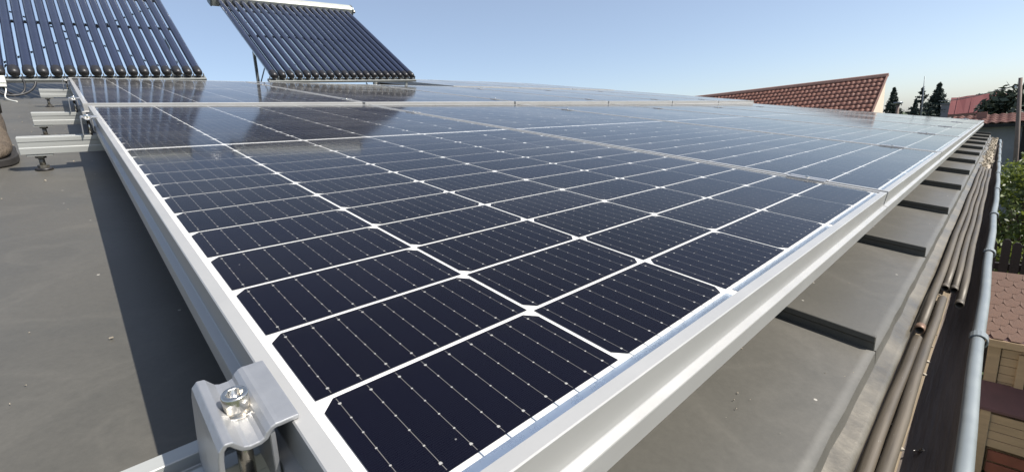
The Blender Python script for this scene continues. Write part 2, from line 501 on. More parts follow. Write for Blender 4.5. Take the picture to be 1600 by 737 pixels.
# eave flashing (crumpled tan sheet) along the edge
fl = MB()
rnd = random.Random(3)
nX = 900
cross = [(-.080, -.016), (-.0845, -.0175), (-.091, -.0195), (-.098, -.021), (-.1035, -.0225), (-.105, -.031)]
ph = [[(rnd.uniform(8, 95), rnd.uniform(0, 6.28), rnd.uniform(.3, 1)) for _ in range(7)] for _ in cross]
def crumple(j, x): return sum(w * math.sin(f * x + p) for f, p, w in ph[j]) / 4.5
for i in range(nX + 1):
    x = -0.9 + (XR + .05 + 0.9) * i / nX
    for j, (y, z) in enumerate(cross):
        jj = 0 if j == 0 else 1
        fl.v.append((x, y + .0004 * crumple(j, x) * jj, H + z + .0006 * crumple(j, x * 1.31 + 5) * jj))
c = len(cross)
for i in range(nX):
    for j in range(c - 1):
        fl.f.append((i * c + j, (i + 1) * c + j, (i + 1) * c + j + 1, i * c + j + 1)); fl.sm.append(j > 0)
fl.build('eave_flashing', 'flash', house)
# eave board seen between the tubes and the trough
MB().box(-0.9, 3.2, -.1335, -.106, H - .046, H - .034).build('eave_board', 'board', house)

# ------------------------------------------------------------------ gutter
gut = thing('roof_gutter', 'grey half round metal gutter with rolled bead along the eave', 'gutter', AT(0, 0, 0))
GX0, GX1 = -1.2, 6.62
cy, cz, gr = -.128, -.190, .049
gp = []
for k in range(15):
    a = PI + PI * k / 14
    gp.append((cy - gr * math.cos(a) * -1, cz + gr * math.sin(a) * 1.05))
gp_in = gp
gp_out = [(cy + (p[0] - cy) * 1.03, cz + (p[1] - cz) * 1.03) for p in gp]
gb = MB(); gb.prism(gp_in + gp_out[::-1], 'x', GX0, GX1, True, False)
for i in range(len(gb.sm)): gb.sm[i] = False
gb.build('trough', 'gutter_in', gut)
# bead slightly wavy along its length
bpts = [(GX0 + (GX1 - GX0) * i / 60, -.1795 + .0012 * math.sin(i * 1.3) + (0.0 if i < 30 else (i - 30) / 30 * .020), -.180 + .001 * math.sin(i * .9)) for i in range(61)]
MB().tube(bpts, .0080, 16).build('bead', 'gutter', gut)
MB().prism([(p[0] * 1.0, p[1]) for p in gp], 'x', GX1, GX1 + .002).build('end_cap', 'gutter', gut)
for hx in (0.36, 0.915, 1.53, 2.10, 2.75, 3.4, 4.05, 4.7, 5.35, 6.0):
    hk = MB()
    yy = -.1795 + (0 if hx < 2.7 else (hx - 2.7) / 3.9 * .020)
    arc = []
    for k in range(13):
        a = rad(175 - k * 22)
        arc.append((yy + math.cos(a) * -.0095, -.180 + math.sin(a) * .0095))
    arc2 = [(yy + (p[0] - yy) * 1.22, -.180 + (p[1] + .180) * 1.22) for p in arc]
    hk.prism(arc + arc2[::-1], 'x', hx - .011, hx + .011)
    hk.build('gutter_hook', 'gutter', gut, None, .0006, 1)

# ------------------------------------------------------------------ rails
FB = -0.047                                   # bottom of the module frames
RH = 0.045
rail_prof = [(-.018, 0), (-.0065, 0), (-.0065, -.009), (.0065, -.009), (.0065, 0), (.018, 0), (.018, -.012), (.0168, -.013), (.0168, -.027),
             (.018, -.028), (.018, -RH), (-.018, -RH), (-.018, -.028), (-.0168, -.027), (-.0168, -.013), (-.018, -.012)]
RAILS = [(.156, -.155, 6.36, 0.0, 'the front one nearest the clamp bolt'), (1.672, -.168, 6.36, 0.0, 'beside the brown boot'),
         (2.350, -.155, 6.36, 0.004, 'middle of the three rail ends'), (3.790, -.155, 6.36, 0.010, 'the rail end nearest the tube collector'),
         (4.62, 3.20, 6.46, 0.012, None), (5.95, 3.20, 6.46, 0.012, None)]
for i, (y, x0, x1, dz, txt) in enumerate(RAILS[:4]):
    b = MB().prism(rail_prof, 'x', 0, x1 - x0)
    o = b.build('mounting_rail', 'rail', None, AT(x0, y, FB + dz), .0006, 1)
    tag(o, 'silver aluminium mounting rail under the panels, ' + txt, 'rail', 'rails carrying the panels')

def standoff(x, y, dz, label):
    t = thing('roof_standoff', label, 'standoff', AT(x, y, H), 'bolt feet under the rails')
    top = FB + dz - RH - H
    MB().box(-.026, .026, -.016, .016, top - .006, top - .0003).build('top_plate', 'rail', t, None, .0008, 1)
    MB().tube([(0, 0, top - .013), (0, 0, top - .006)], .0115, 6, True, False).build('nut', 'bolt_dark', t)
    MB().tube([(0, 0, .010), (0.0, 0, top - .013)], .0062, 12).build('threaded_rod', 'bolt_dark', t)
    MB().tube([(0, 0, .006), (0, 0, .013)], .012, 6, True, False).build('lower_nut', 'bolt_dark', t)
    MB().tube([(0, 0, .0003), (0, 0, .004), (0, 0, .006)], [.019, .018, .013], 20).build('sealing_washer', 'rubber', t)
standoff(-.132, 1.672, 0, 'bolt foot holding up the rail beside the brown boot')
standoff(-.132, 2.350, .004, 'bolt foot under the middle of the three rail ends')
standoff(-.128, 3.790, .010, 'bolt foot under the rail end nearest the tube collector')

# ------------------------------------------------------------------ solar modules
MW, ML = 1.038, 2.094
CP, RP = 0.1685, 0.0852
CWID, CHGT, CH = 0.1646, 0.0816, 0.0085
# (outward, z) profile of the frame, with the sloped ledge that catches the sun
fprof = [(-.0095, .0008), (-.0008, .0008), (0, .0000), (0, -.0250), (.0005, -.0256), (.0062, -.0272), (.0066, -.0280), (.0066, FB + .001), (.0058, FB),
         (-.0250, FB), (-.0250, FB + .002), (-.0030, FB + .002), (-.0030, -.0070), (-.0095, -.0070)]
def frame_bar(length, side):
    b = MB()
    nP = len(fprof); e = .00015
    def P(s, d, z):
        if side == 'front': return (s, -d, z)
        if side == 'back': return (s, ML + d, z)
        if side == 'left': return (-d, s, z)
        return (MW + d, s, z)
    vs = [P(-d + e, d, z) for d, z in fprof] + [P(length + d - e, d, z) for d, z in fprof]
    fs = [(i, (i + 1) % nP, nP + (i + 1) % nP, nP + i) for i in range(nP)] + [tuple(range(nP))[::-1], tuple(range(nP, 2 * nP))]
    return b.add(vs, fs).mesh('frame_bar')
FR = [frame_bar(MW, 'front'), frame_bar(MW, 'back'), frame_bar(ML, 'left'), frame_bar(ML, 'right')]
for f in FR: f.materials.append(MT['frame'])
bs = MB().box(.004, MW - .004, .004, ML - .004, -.0060, -.0020).mesh('backsheet'); bs.materials.append(MT['backsheet'])
gp_ = MB().add([(.0090, .0090, 0), (MW - .0090, .0090, 0), (MW - .0090, ML - .0090, 0), (.0090, ML - .0090, 0)], [(0, 1, 2, 3)]).mesh('glass_pane')
gp_.materials.append(MT['pane'])
def colx(k): return MW / 2 + (k - 2.5) * CP
def rowy(r): # r 0..23
    return 1.041 - (12 - r - .5) * RP if r < 12 else 1.053 + (r - 12 + .5) * RP
def cell_poly(top):
    w, h = CWID / 2, CHGT / 2
    if top: return [(-w, -h), (w, -h), (w, h - CH), (w - CH * .95, h), (-w + CH * .95, h), (-w, h - CH)]
    return [(w, h), (-w, h), (-w, -h + CH), (-w + CH * .95, -h), (w - CH * .95, -h), (w, -h + CH)]
def with_uv(me, uvs):
    ul = me.uv_layers.new(name='UVMap')
    for i, u in enumerate(uvs): ul.data[i].uv = u
def cell_mesh(top):
    p = cell_poly(top)
    me = bpy.data.meshes.new('cell')
    me.from_pydata([(x, y, 0) for x, y in p], [], [tuple(range(6))]); me.update()
    with_uv(me, p); me.materials.append(MT['cell'])
    return me
CM = {True: cell_mesh(True), False: cell_mesh(False)}
def cells_joined():
    vs, fs, uvs = [], [], []
    for k in range(6):
        for r in range(24):
            p = cell_poly(k % 2 == 0)
            o = len(vs)
            vs += [(colx(k) + x, rowy(r) + y, -.0014) for x, y in p]; fs.append(tuple(range(o, o + 6))); uvs += p
    me = bpy.data.meshes.new('cells'); me.from_pydata(vs, [], fs); me.update()
    with_uv(me, uvs); me.materials.append(MT['cell'])
    return me
CJ = cells_joined()
RB = []
for yy in (.0100, ML - .0170):
    for k in (0, 2, 4):
        x0 = colx(k) - .078; x1 = colx(k + 1) + .078
        b = MB()
        b.add([(x0, yy, -.0015), (x1, yy, -.0015), (x1, yy + .0068, -.0015), (x0, yy + .0068, -.0015)], [(0, 1, 2, 3)])
        for kk in (k, k + 1):                  # wire tails that reach the ribbon
            for q in range(9):
                xx = colx(kk) + (q - 4) * CWID / 9
                a, c = (yy + .0068, .0215) if yy < 1 else (ML - .0215, yy)
                b.add([(xx - .0003, a, -.0016), (xx + .0003, a, -.0016), (xx + .0003, c, -.0016), (xx - .0003, c, -.0016)], [(0, 1, 2, 3)])
        me = b.mesh('end_ribbon'); me.materials.append(MT['ribbon']); RB.append(me)

def module(mtx, label, single, group='panels of the array'):
    t = thing('solar_panel', label, 'solar panel', mtx, group)
    for f in FR: link('frame_bar', f, None, t)
    link('backsheet', bs, None, t)
    for me in RB: link('end_ribbon', me, None, t)
    if single:
        for k in range(6):
            for r in range(24):
                o = link('cell', CM[k % 2 == 0], None, t)
                o.location = (colx(k), rowy(r), -.0014)
    else:
        o = link('cell_grid', CJ, None, t); o['kind'] = 'stuff'
    link('glass_pane', gp_, None, t, T(0, 0, -.0003))
    return t

ordw = ['first', 'second', 'third', 'fourth', 'fifth', 'sixth']
PX = MW + .0145
ROW1 = [AT(i * PX, 0, 0) for i in range(6)]
for i in range(6):
    lab = 'large dark solar panel with white cell grid in the front row, nearest the camera' if i == 0 else \
          'solar panel in the front row along the gutter, %s from the clamp bolt' % ordw[i]
    module(ROW1[i], lab, i < 3)
R2 = A @ T(-.012, ML + .018, .006) @ Matrix.Rotation(-.0045, 4, 'Y') @ Matrix.Rotation(.005, 4, 'X')
for i in range(6):
    module(R2 @ T(i * PX, 0, 0), 'solar panel in the second row behind the long white frame line, %s from the left' % ordw[i], False)
R3 = R2 @ T(3 * PX, ML + .018, .006)
for i in range(3):
    module(R3 @ T(i * PX, 0, 0), 'solar panel in the farthest row right of the tube collectors, %s from the left' % ordw[i], False)
R3i = R3.inverted()
for j, (y, txt) in enumerate(((.40, 'front'), (1.75, 'back'))):
    o = MB().prism(rail_prof, 'x', -.05, 3.2).build('mounting_rail', 'rail', None, R3 @ T(0, y, FB), .0006, 1)
    tag(o, 'silver mounting rail under the farthest row of panels, the %s of its two' % txt, 'rail', 'rails carrying the panels')

# ------------------------------------------------------------------ clamps
def end_clamp(mtx, label, s=1.0, ln=.060):
    """Z shaped end clamp with wavy top, socket screw and washer; base at the rail top; x=0 is the frame side"""
    t = thing('end_clamp', label, 'clamp', mtx, 'end clamps on the left frame edge')
    h = -FB
    # outer leg, rolled shoulder, channel for the bolt, shoulder, lip on the frame: centre line with thickness
    cl = [(-.0372, .0005), (-.0358, h * .5), (-.0345, h - .004), (-.0336, h + .001), (-.0315, h + .0034), (-.0290, h + .0030), (-.0268, h + .0003), (-.0245, h - .0022),
          (-.0215, h - .0034), (-.0165, h - .0034), (-.0135, h - .0022), (-.0112, h + .0002), (-.0092, h + .0022), (-.0074, h + .0028), (-.0055, h + .0026),
          (-.0030, h + .0026), (.0000, h + .0026), (.0036, h + .0024)]
    cl = [(x * .93 if x < -.012 else x, z) for x, z in cl]
    th = .0026
    up, dn = [], []
    for i, (x, z) in enumerate(cl):
        a = cl[max(i - 1, 0)]; c = cl[min(i + 1, len(cl) - 1)]
        d = Vector((c[0] - a[0], c[1] - a[1])).normalized()
        nrm = Vector((-d.y, d.x))
        up.append((x + nrm.x * th / 2, z + nrm.y * th / 2)); dn.append((x - nrm.x * th / 2, z - nrm.y * th / 2))
    b = MB().prism(up + dn[::-1], 'y', -ln / 2, ln / 2, True, False)
    o = b.build('bracket', 'clamp', t, None, .0006, 2)
    # inner leg beside the frame, down to the rail
    MB().box(-.0105, -.0078, -ln / 2 + .002, ln / 2 - .002, .010, h - .0005).build('inner_leg', 'clamp', t, None, .0005, 1)
    bx = -.0178; zt = h - .0021
    MB().tube([(bx, 0, zt), (bx, 0, zt + .0016)], .0085, 28).build('washer', 'steel', t)
    hd = MB()
    z0 = zt + .0016
    prof = [(.0064, 0), (.0064, .0090), (.0058, .0098), (.0042, .0098), (.0038, .0092), (.0036, .0045), (.0004, .0043)]
    nS = 30
    for r, z in prof:
        for k in range(nS):
            a = 2 * PI * k / nS
            rr = r * (1 + (.11 * math.cos(6 * a) if r < .0041 and r > .001 else 0)) + (.00018 * math.cos(15 * a) if r > .006 and z < .0075 else 0)
            hd.v.append((bx + rr * math.cos(a), rr * math.sin(a), z0 + z))
    for i in range(len(prof) - 1):
        for k in range(nS):
            k2 = (k + 1) % nS
            hd.f.append((i * nS + k, i * nS + k2, (i + 1) * nS + k2, (i + 1) * nS + k)); hd.sm.append(True)
    hd.f.append(tuple((len(prof) - 1) * nS + k for k in range(nS))); hd.sm.append(False)
    hd.build('socket_screw', 'steel', t)
    MB().tube([(bx, 0, -.008), (bx, 0, zt - .004)], .004, 10).build('screw_shank', 'steel', t)
    return t
end_clamp(AT(0, .125, FB), 'big silver end clamp with socket screw at the near corner of the panel')
end_clamp(AT(0, 1.672, FB), 'silver end clamp on the rail beside the brown boot', ln=.05)
end_clamp(AT(-.012, 2.350, FB + .006), 'silver end clamp on the middle of the three rail ends', ln=.05)
end_clamp(AT(-.012, 3.790, FB + .016), 'silver end clamp on the rail end nearest the tube collector', ln=.05)

mc = {}
def mid_clamp(mtx, label, grp):
    t = thing('mid_clamp', label, 'clamp', mtx, grp)
    if not mc:
        b = MB().prism([(-.016, .0010), (-.016, .0032), (-.005, .0032), (-.004, .0012), (.004, .0012), (.005, .0032), (.016, .0032), (.016, .0010), (.0045, .0010), (.004, -.012), (-.004, -.012), (-.0045, .0010)], 'y', -.035, .035)
        mc['plate'] = b.mesh('plate'); mc['plate'].materials.append(MT['clamp'])
        mc['screw'] = MB().tube([(0, 0, .0013), (0, 0, .0060)], .0038, 10).mesh('screw'); mc['screw'].materials.append(MT['steel'])
    link('plate', mc['plate'], None, t, None, .0005, 1)
    link('screw', mc['screw'], None, t)
for i in range(5):
    for y, w in ((.136, 'near the gutter'), (1.672, 'towards the second row')):
        mid_clamp(AT((i + 1) * PX - .00725, y, 0), 'flat silver mid clamp in the %s joint of the front row, %s' % (ordw[i], w), 'mid clamps between the panels')
    for y, w in ((.20, 'near the front row'), (1.62, 'at the far end')):
        mid_clamp(R2 @ T((i + 1) * PX - .00725, y, 0), 'flat silver mid clamp in the %s joint of the second row, %s' % (ordw[i], w), 'mid clamps between the panels')
for y, w in ((.136, 'near the gutter'), (1.672, 'nearer the red roof')):
    o = end_clamp(AT(6 * PX - .0145, y, FB) @ Matrix.Rotation(PI, 4, 'Z'), 'small end clamp on the far right edge of the front row, ' + w, ln=.05)

# ------------------------------------------------------------------ evacuated tube collectors
ETL = 1.66
TD = Vector((0, math.cos(rad(25)), math.sin(rad(25))))        # tube direction, array frame
TN = Vector((0, -math.sin(rad(25)), math.cos(rad(25))))       # normal of the tube plane
tube_me = None
def collector(p0, p1, ntubes, first, label):
    """p0, p1: lower tube ends (array frame) of tube number first and of the last one"""
    global tube_me, cap_me, ring_me
    p0, p1 = Vector(p0), Vector(p1)
    step = (p1 - p0) / (ntubes - 1 - first)
    org = p0 - step * first
    t = thing('tube_collector', label, 'solar collector', A @ Matrix.Translation(org))
    if tube_me is None:
        tube_me = MB().tube([TD * .035, TD * (ETL)], .0288, 24, False).mesh('glass_tube'); tube_me.materials.append(MT['tube'])
        pr = [(-.034, .010), (-.032, .018), (-.026, .0255), (-.012, .0298), (.012, .0306), (.034, .0306), (.046, .0300), (.047, .0290)]
        cap_me = MB().tube([TD * a for a, _ in pr], [r for _, r in pr], 20).mesh('end_cap'); cap_me.materials.append(MT['rubber'])
        ring_me = MB().tube([TD * (ETL - .02), TD * (ETL + .005)], .0285, 20).mesh('seal_ring'); ring_me.materials.append(MT['strut'])
    for i in range(ntubes):
        o = link('glass_tube', tube_me, None, t, Matrix.Translation(step * i))
        link('end_cap', cap_me, None, o)
        link('seal_ring', ring_me, None, o)
    d = step.normalized()
    e0, e1 = -d * .05, step * (ntubes - 1) + d * .05
    # bottom holder rail with clips
    off = TD * -.020 - TN * .045
    b = MB().bar(e0 + off, e1 + off, .052, .022, TN)
    b.build('bottom_rail', 'etc_rail', t, None, .002, 1)
    for i in range(ntubes + 1):
        pc = step * (i - .5) + TD * -.018
        MB().bar(pc - TN * .034, pc - TN * .004, .006, .016).build('rail_clip', 'etc_rail', t)
    # header box with rounded back
    hp = []
    for a, c in ((-.055, -.058), (.060, -.062), (.078, -.045), (.086, -.01), (.078, .035), (.055, .058), (.02, .066), (-.03, .060), (-.055, .045)):
        hp.append((a, c))
    hb = MB()
    ctr = TD * (ETL + .05)
    vs = []
    for e in (e0 - d * .02, e1 + d * .02):
        for a, c in hp: vs.append(e + ctr + TD * a + TN * c)
    nP = len(hp)
    hb.add(vs, [(i, (i + 1) % nP, nP + (i + 1) % nP, nP + i) for i in range(nP)] + [tuple(range(nP))[::-1], tuple(range(nP, 2 * nP))])
    hb.build('header_box', 'header', t, None, .006, 2)
    for e, s in ((e0 - d * .02, -1), (e1 + d * .02, 1)):
        vs = []
        for k, e2 in enumerate((e + d * s * .0005, e + d * s * .016)):
            for a, c in hp: vs.append(e2 + ctr + TD * (.01 + (a - .01) * 1.05) + TN * c * 1.05)
        MB().add(vs, [(i, (i + 1) % nP, nP + (i + 1) % nP, nP + i) for i in range(nP)] + [tuple(range(nP))[::-1], tuple(range(nP, 2 * nP))]).build('header_end_cap', 'strut', t, None, .003, 1)
        MB().tube([e + ctr + d * s * .016, e + ctr + d * s * .06], .014, 14).build('pipe_stub', 'steel', t)
        MB().tube([e + ctr + d * s * .030, e + ctr + d * s * .052], .021, 6, True, False).build('union_nut', 'bolt_dark', t)
    # frame behind the tubes: two side runners, cross rails, diagonal braces, rear legs
    sides = [step * .9, step * (ntubes - 1.9)]
    for sp_ in sides:
        MB().bar(sp_ + TD * -.03 - TN * .062, sp_ + TD * (ETL + .05) - TN * .062, .030, .012, TN).build('side_runner', 'strut', t)
    for fr in (.55, .93):
        MB().bar(TD * ETL * fr - TN * .046, step * (ntubes - 1) + TD * ETL * fr - TN * .046, .020, .016, TN).build('cross_rail', 'strut', t)
    MB().bar(sides[0] + TD * .10 - TN * .076, sides[1] + TD * 1.45 - TN * .076, .016, .004, TN).build('diagonal_brace', 'strut', t)
    MB().bar(sides[1] + TD * .10 - TN * .082, sides[0] + TD * 1.45 - TN * .082, .016, .004, TN).build('diagonal_brace', 'strut', t)
    for sp_ in sides:
        zb = H - (org + sp_).z + .003
        foot = Vector((sp_.x, .72, zb))
        topp = sp_ + TD * .80 - TN * .07
        MB().bar(foot, topp, .024, .024, (1, 0, 0)).build('rear_leg', 'strut', t)
        MB().bar(foot + Vector((0, 0, .06)), sp_ + TD * .40 - TN * .066, .014, .006, (1, 0, 0)).build('leg_brace', 'strut', t)
        MB().bar(foot + Vector((0, 0, .03)), Vector((sp_.x + (.16 if sp_ is sides[0] else -.16), .62, zb + .20)), .012, .006, (0, 1, 0)).build('leg_brace', 'strut', t)
        MB().box(sp_.x - .035, sp_.x + .035, .68, .76, zb - .002, zb + .006).build('foot_plate', 'etc_rail', t)
        ff = sp_ + off
        MB().bar(ff, Vector((sp_.x, ff.y, zb)), .024, .024, (1, 0, 0)).build('front_leg', 'etc_rail', t)
    return t, org, e0, e1, ctr, d
c1 = collector((-.267, 4.5, .032), (.775, 4.5, .076), 20, 4, 'left evacuated tube collector with dark glass tubes, reaching out of the picture')
c2 = collector((1.351, 4.5, .073), (2.773, 4.5, .128), 20, 0, 'right evacuated tube collector of twenty dark glass tubes under a pale header box')
# insulated pipe between the two headers
pa = c1[1] + c1[3] + c1[4] + c1[5] * .075
pb = c2[1] + c2[2] + c2[4] - c2[5] * .075
pts = []
for i in range(17):
    s = i / 16
    p = pa.lerp(pb, s)
    p += TN * (.075 * math.sin(PI * s)) + TD * -.02 * math.sin(PI * s)
    pts.append(p)
t = thing('connecting_pipe', 'silver insulated pipe bridging the two tube collectors', 'pipe', A.copy())
MB().tube(pts, .021, 14).build('insulation', 'foil', t)
for i in (3, 13):
    MB().tube([pts[i].lerp(pts[i + 1], .2), pts[i].lerp(pts[i + 1], .5)], .0225, 14).build('tape_band', 'strut', t)

# ------------------------------------------------------------------ loose things on the roof
def bezier(p, n=20):
    out = []
    for i in range(n + 1):
        s = i / n
        a = [Vector(q) for q in p]
        while len(a) > 1: a = [a[k].lerp(a[k + 1], s) for k in range(len(a) - 1)]
        out.append(a[0])
    return out
t = thing('cable_box', 'small white plastic box with hanging cables by the left tube collector', 'junction box', AT(-.335, 4.40, -.004))
MB().box(-.030, .022, -.02, .02, -.055, .012).build('case', 'white_plastic', t, None, .004, 2)
MB().box(-.033, .025, -.0225, -.0195, -.030, .015).build('lid', 'white_plastic', t, None, .002, 1)
MB().tube(bezier([(.01, 0, -.05), (.03, -.02, -.09), (-.03, -.05, -.12), (.02, -.20, -.126), (.06, -.24, -.130)]), .0032, 10).build('cable', 'white_plastic', t)
MB().tube(bezier([(-.01, 0, -.05), (-.06, -.02, -.12), (.06, -.10, -.128), (.16, .05, -.10), (.16, .10, .0)]), .007, 10).build('cable', 'cable', t)
MB().tube(bezier([(.0, 0, -.05), (.02, .0, -.13), (.12, .05, -.13), (.10, .08, .0)]), .006, 10).build('cable', 'cable', t)

# work boot: lofted sections along the foot, toe pointing to +x
def boot():
    t = thing('work_boot', 'toe of a brown lace-up leather boot standing at the left picture edge', 'boot', AT(-.240, 1.740, H) @ Matrix.Rotation(rad(-90), 4, 'Z') @ Matrix.Scale(1.04, 4))
    secs = [  # x from toe, half width, sole top, height of upper, centre y
        (.000, .012, .020, .034), (-.006, .026, .018, .046), (-.020, .037, .016, .058), (-.045, .045, .015, .067), (-.075, .049, .015, .074),
        (-.105, .049, .015, .088), (-.135, .046, .016, .106), (-.165, .042, .017, .126), (-.195, .040, .018, .150), (-.225, .039, .019, .175),
        (-.255, .037, .020, .182), (-.285, .031, .021, .180), (-.298, .020, .022, .176)]
    b = MB(); n = 22
    for x, w, z0, z1 in secs:
        for k in range(n):
            a = 2 * PI * k / n
            cx, cz = math.cos(a), math.sin(a)
            ex = math.copysign(abs(cx) ** .8, cx); ez = math.copysign(abs(cz) ** .75, cz)
            zz = (z0 + z1) / 2 + ez * (z1 - z0) / 2
            ww = w * (1 - .28 * max(0, ez)) * ex
            b.v.append((x, ww, zz))
    for i in range(len(secs) - 1):
        for k in range(n):
            k2 = (k + 1) % n
            b.f.append((i * n + k, i * n + k2, (i + 1) * n + k2, (i + 1) * n + k)); b.sm.append(True)
    b.f += [tuple(range(n)), tuple((len(secs) - 1) * n + k for k in range(n))]; b.sm += [True, True]
    up = b.build('upper', 'leather', t)
    s = up.modifiers.new('sub', 'SUBSURF'); s.levels = 1; s.render_levels = 2
    # sole
    out = []
    for x, w, _, _ in secs: out.append((x + (.006 if x > -.001 else 0), w + .005))
    ol = [(x, w) for x, w in out] + [(x, -w) for x, w in out[::-1]]
    MB().prism(ol, 'z', .001, .021).build('sole', 'sole', t, None, .003, 2)
    # shaft
    sh = MB()
    for i, (z, w, xo, lx) in enumerate(((.12, .038, -.245, .050), (.17, .041, -.245, .052), (.22, .044, -.247, .056), (.25, .046, -.248, .058))):
        for k in range(n):
            a = 2 * PI * k / n
            sh.v.append((xo + lx * math.cos(a), w * math.sin(a), z))
    for i in range(3):
        for k in range(n):
            k2 = (k + 1) % n
            sh.f.append((i * n + k, i * n + k2, (i + 1) * n + k2, (i + 1) * n + k)); sh.sm.append(True)
    so_ = sh.build('shaft', 'leather', t); so_.modifiers.new('solid', 'SOLIDIFY').thickness = .004
    # laces across the instep, with a loop
    for j, x in enumerate((-.088, -.106, -.124, -.142, -.160)):
        zt = .080 + (-.088 - x) * .62
        MB().tube(bezier([(x, -.030, zt - .006), (x - .004, -.015, zt + .010), (x - .008, .015, zt + .010), (x - .012, .030, zt - .004)], 10), .0032, 8).build('lace', 'lace', t)
    MB().tube(bezier([(-.170, -.02, .136), (-.10, -.045, .185), (-.09, -.03, .110), (-.165, -.005, .138)], 16), .003, 8).build('lace_loop', 'lace', t)
    # toe cap seam
    return t
boot()

# old brown tubes lying along the eave
def eave_tube(x0, x1, y0, y1, z, r, label, copper=False):
    t = thing('metal_tube', label, 'tube', A.copy(), 'brown tubes lying along the gutter')
    n = 14
    pts = [(x0 + (x1 - x0) * i / n, y0 + (y1 - y0) * i / n + .0009 * math.sin(i * 1.7 + x0 * 9), z + .0005 * math.sin(i * 2.3)) for i in range(n + 1)]
    b = MB().tube(pts, r, 16, False)
    inner = [pts[0], pts[1]]
    b.build('pipe_wall', 'pipe', t).modifiers.new('solid', 'SOLIDIFY').thickness = .0012
    MB().tube([Vector(pts[0]) - Vector((.0005, 0, 0)), Vector(pts[0]) + Vector((.018, 0, 0))], r * 1.03, 16, False).build('cut_end', 'pipe_end' if copper else 'pipe', t).modifiers.new('solid', 'SOLIDIFY').thickness = .0012
zt = H - .030
eave_tube(-.6, .80, -.1120, -.1130, H - .0285, .0058, 'long brown tube at the bottom edge, nearest the roof sheet')
eave_tube(-.6, 1.02, -.1245, -.1250, H - .0282, .0062, 'lighter brown tube at the bottom edge, nearest the gutter trough')
eave_tube(.805, 3.37, -.1125, -.1060, H - .017, .0060, 'brown tube with a coppery open end, leftmost of the bundle', True)
eave_tube(1.066, 3.40, -.1235, -.1175, H - .022, .0058, 'brown tube in the middle of the bundle with its dark open end beside another')
eave_tube(1.087, 3.43, -.1360, -.1295, H - .0275, .0058, 'brown tube in the bundle, third from the roof sheet')
eave_tube(1.016, 3.44, -.1485, -.1415, H - .030, .0060, 'brown tube of the bundle lying nearest the gutter bead')

# crumbling mortar at the far part of the eave
mo = MB()
rnd = random.Random(11)
for i in range(450):
    x = rnd.uniform(3.35, 6.5); y = rnd.gauss(-.112, .013); s = rnd.uniform(.002, .007)
    mt_ = T(x, y, H - .030 + rnd.uniform(0, .012)) @ Matrix.Rotation(rnd.uniform(0, 6), 4, Vector((rnd.random(), rnd.random(), rnd.random())).normalized())
    mo.box(-s, s, -s * .7, s * .7, -s * .5, s * .5, mt_)
mo.box(3.38, 6.5, -.140, -.090, H - .045, H - .028)
tag(mo.build('mortar_debris', 'mortar', None, A.copy()), 'tan crumbs of dry mortar along the far eave beyond the brown tubes', 'debris', kind='stuff')
# bits of dirt on the board
di = MB()
for i in range(160):
    x = rnd.uniform(.3, 3.0); y = rnd.uniform(-.133, -.112); s = rnd.uniform(.0006, .0022)
    mt_ = T(x, y, H - .0335) @ Matrix.Rotation(rnd.uniform(0, 6), 4, 'Z')
    di.box(-s * 1.5, s, -s, s, 0, s, mt_)
tag(di.build('dirt_crumbs', 'mortar', None, A.copy()), 'loose dirt crumbs scattered on the bare eave board', 'dirt', kind='stuff')
# grit on the roof sheet
gt = MB()
for i in range(150):
    if i < 75: x, y = rnd.uniform(-.40, -.05), rnd.uniform(.1, 3.2)
    else: x, y = rnd.uniform(.25, 2.2), rnd.uniform(-.078, .05)
    s = rnd.uniform(.0004, .0013) if i < 75 else rnd.uniform(.0002, .0006)
    mt_ = T(x, y, H + .0012 + s * .5) @ Matrix.Rotation(rnd.uniform(0, 6), 4, Vector((rnd.random(), rnd.random(), 1)).normalized())
    gt.box(-s * 1.4, s * 1.4, -s, s, -s * .6, s * .6, mt_)
tag(gt.build('roof_grit', 'mortar', None, A.copy()), 'pale grit scattered on the grey roof sheet', 'grit', kind='stuff')
# a screw left in the trough
t = thing('loose_screw', 'small silver screw lying in the dark gutter trough', 'screw', AT(.612, -.150, -.2312) @ Matrix.Rotation(rad(70), 4, 'Z') @ Matrix.Rotation(rad(20), 4, 'X'))
MB().tube([(0, -.012, .002), (0, .010, .002), (0, .014, .002)], [.0014, .0014, .0003], 10).build('shank', 'steel', t)
MB().tube([(0, -.0145, .002), (0, -.012, .002)], .0032, 10).build('head', 'steel', t)


# ------------------------------------------------------------------ neighbourhood (world frame)
MT['tile'] = M('red_brown_roof_tile', (0.175, 0.070, 0.046), 0.65, 0.0, 0.22, 1.2, 0.05, 60, rough_var=0.08)
MT['tile_old'] = M('faded_clay_tile', (0.20, 0.095, 0.075), 0.8, 0.0, 0.25, 2.5, 0.1, 60)
MT['cream'] = M('cream_render', (0.55, 0.47, 0.37), 0.9, 0.0, 0.05, 2)
MT['verge'] = M('brown_verge_board', (0.20, 0.11, 0.085), 0.6, 0.0, 0.15, 5)
MT['red_sheet'] = M('red_painted_sheet', (0.22, 0.062, 0.060), 0.7, 0.0, 0.12, 0.5, stretch=(1, 1, 4))
MT['grey_wall'] = M('grey_plaster', (0.20, 0.20, 0.21), 0.9, 0.0, 0.2, 1.5, 0.1, 20)
MT['dark'] = M('dark_interior', (0.012, 0.011, 0.012), 0.8)
MT['bark'] = M('tree_bark', (0.09, 0.065, 0.045), 0.9, 0.0, 0.3, 12, 0.4, 40)
MT['needle'] = M('spruce_needles', (0.026, 0.042, 0.032), 0.8, 0.0, 0.45, 1.5)
MT['leaf'] = M('shrub_leaves', (0.085, 0.12, 0.028), 0.5, 0.0, 0.5, 2.0, col2=(0.15, 0.185, 0.05))
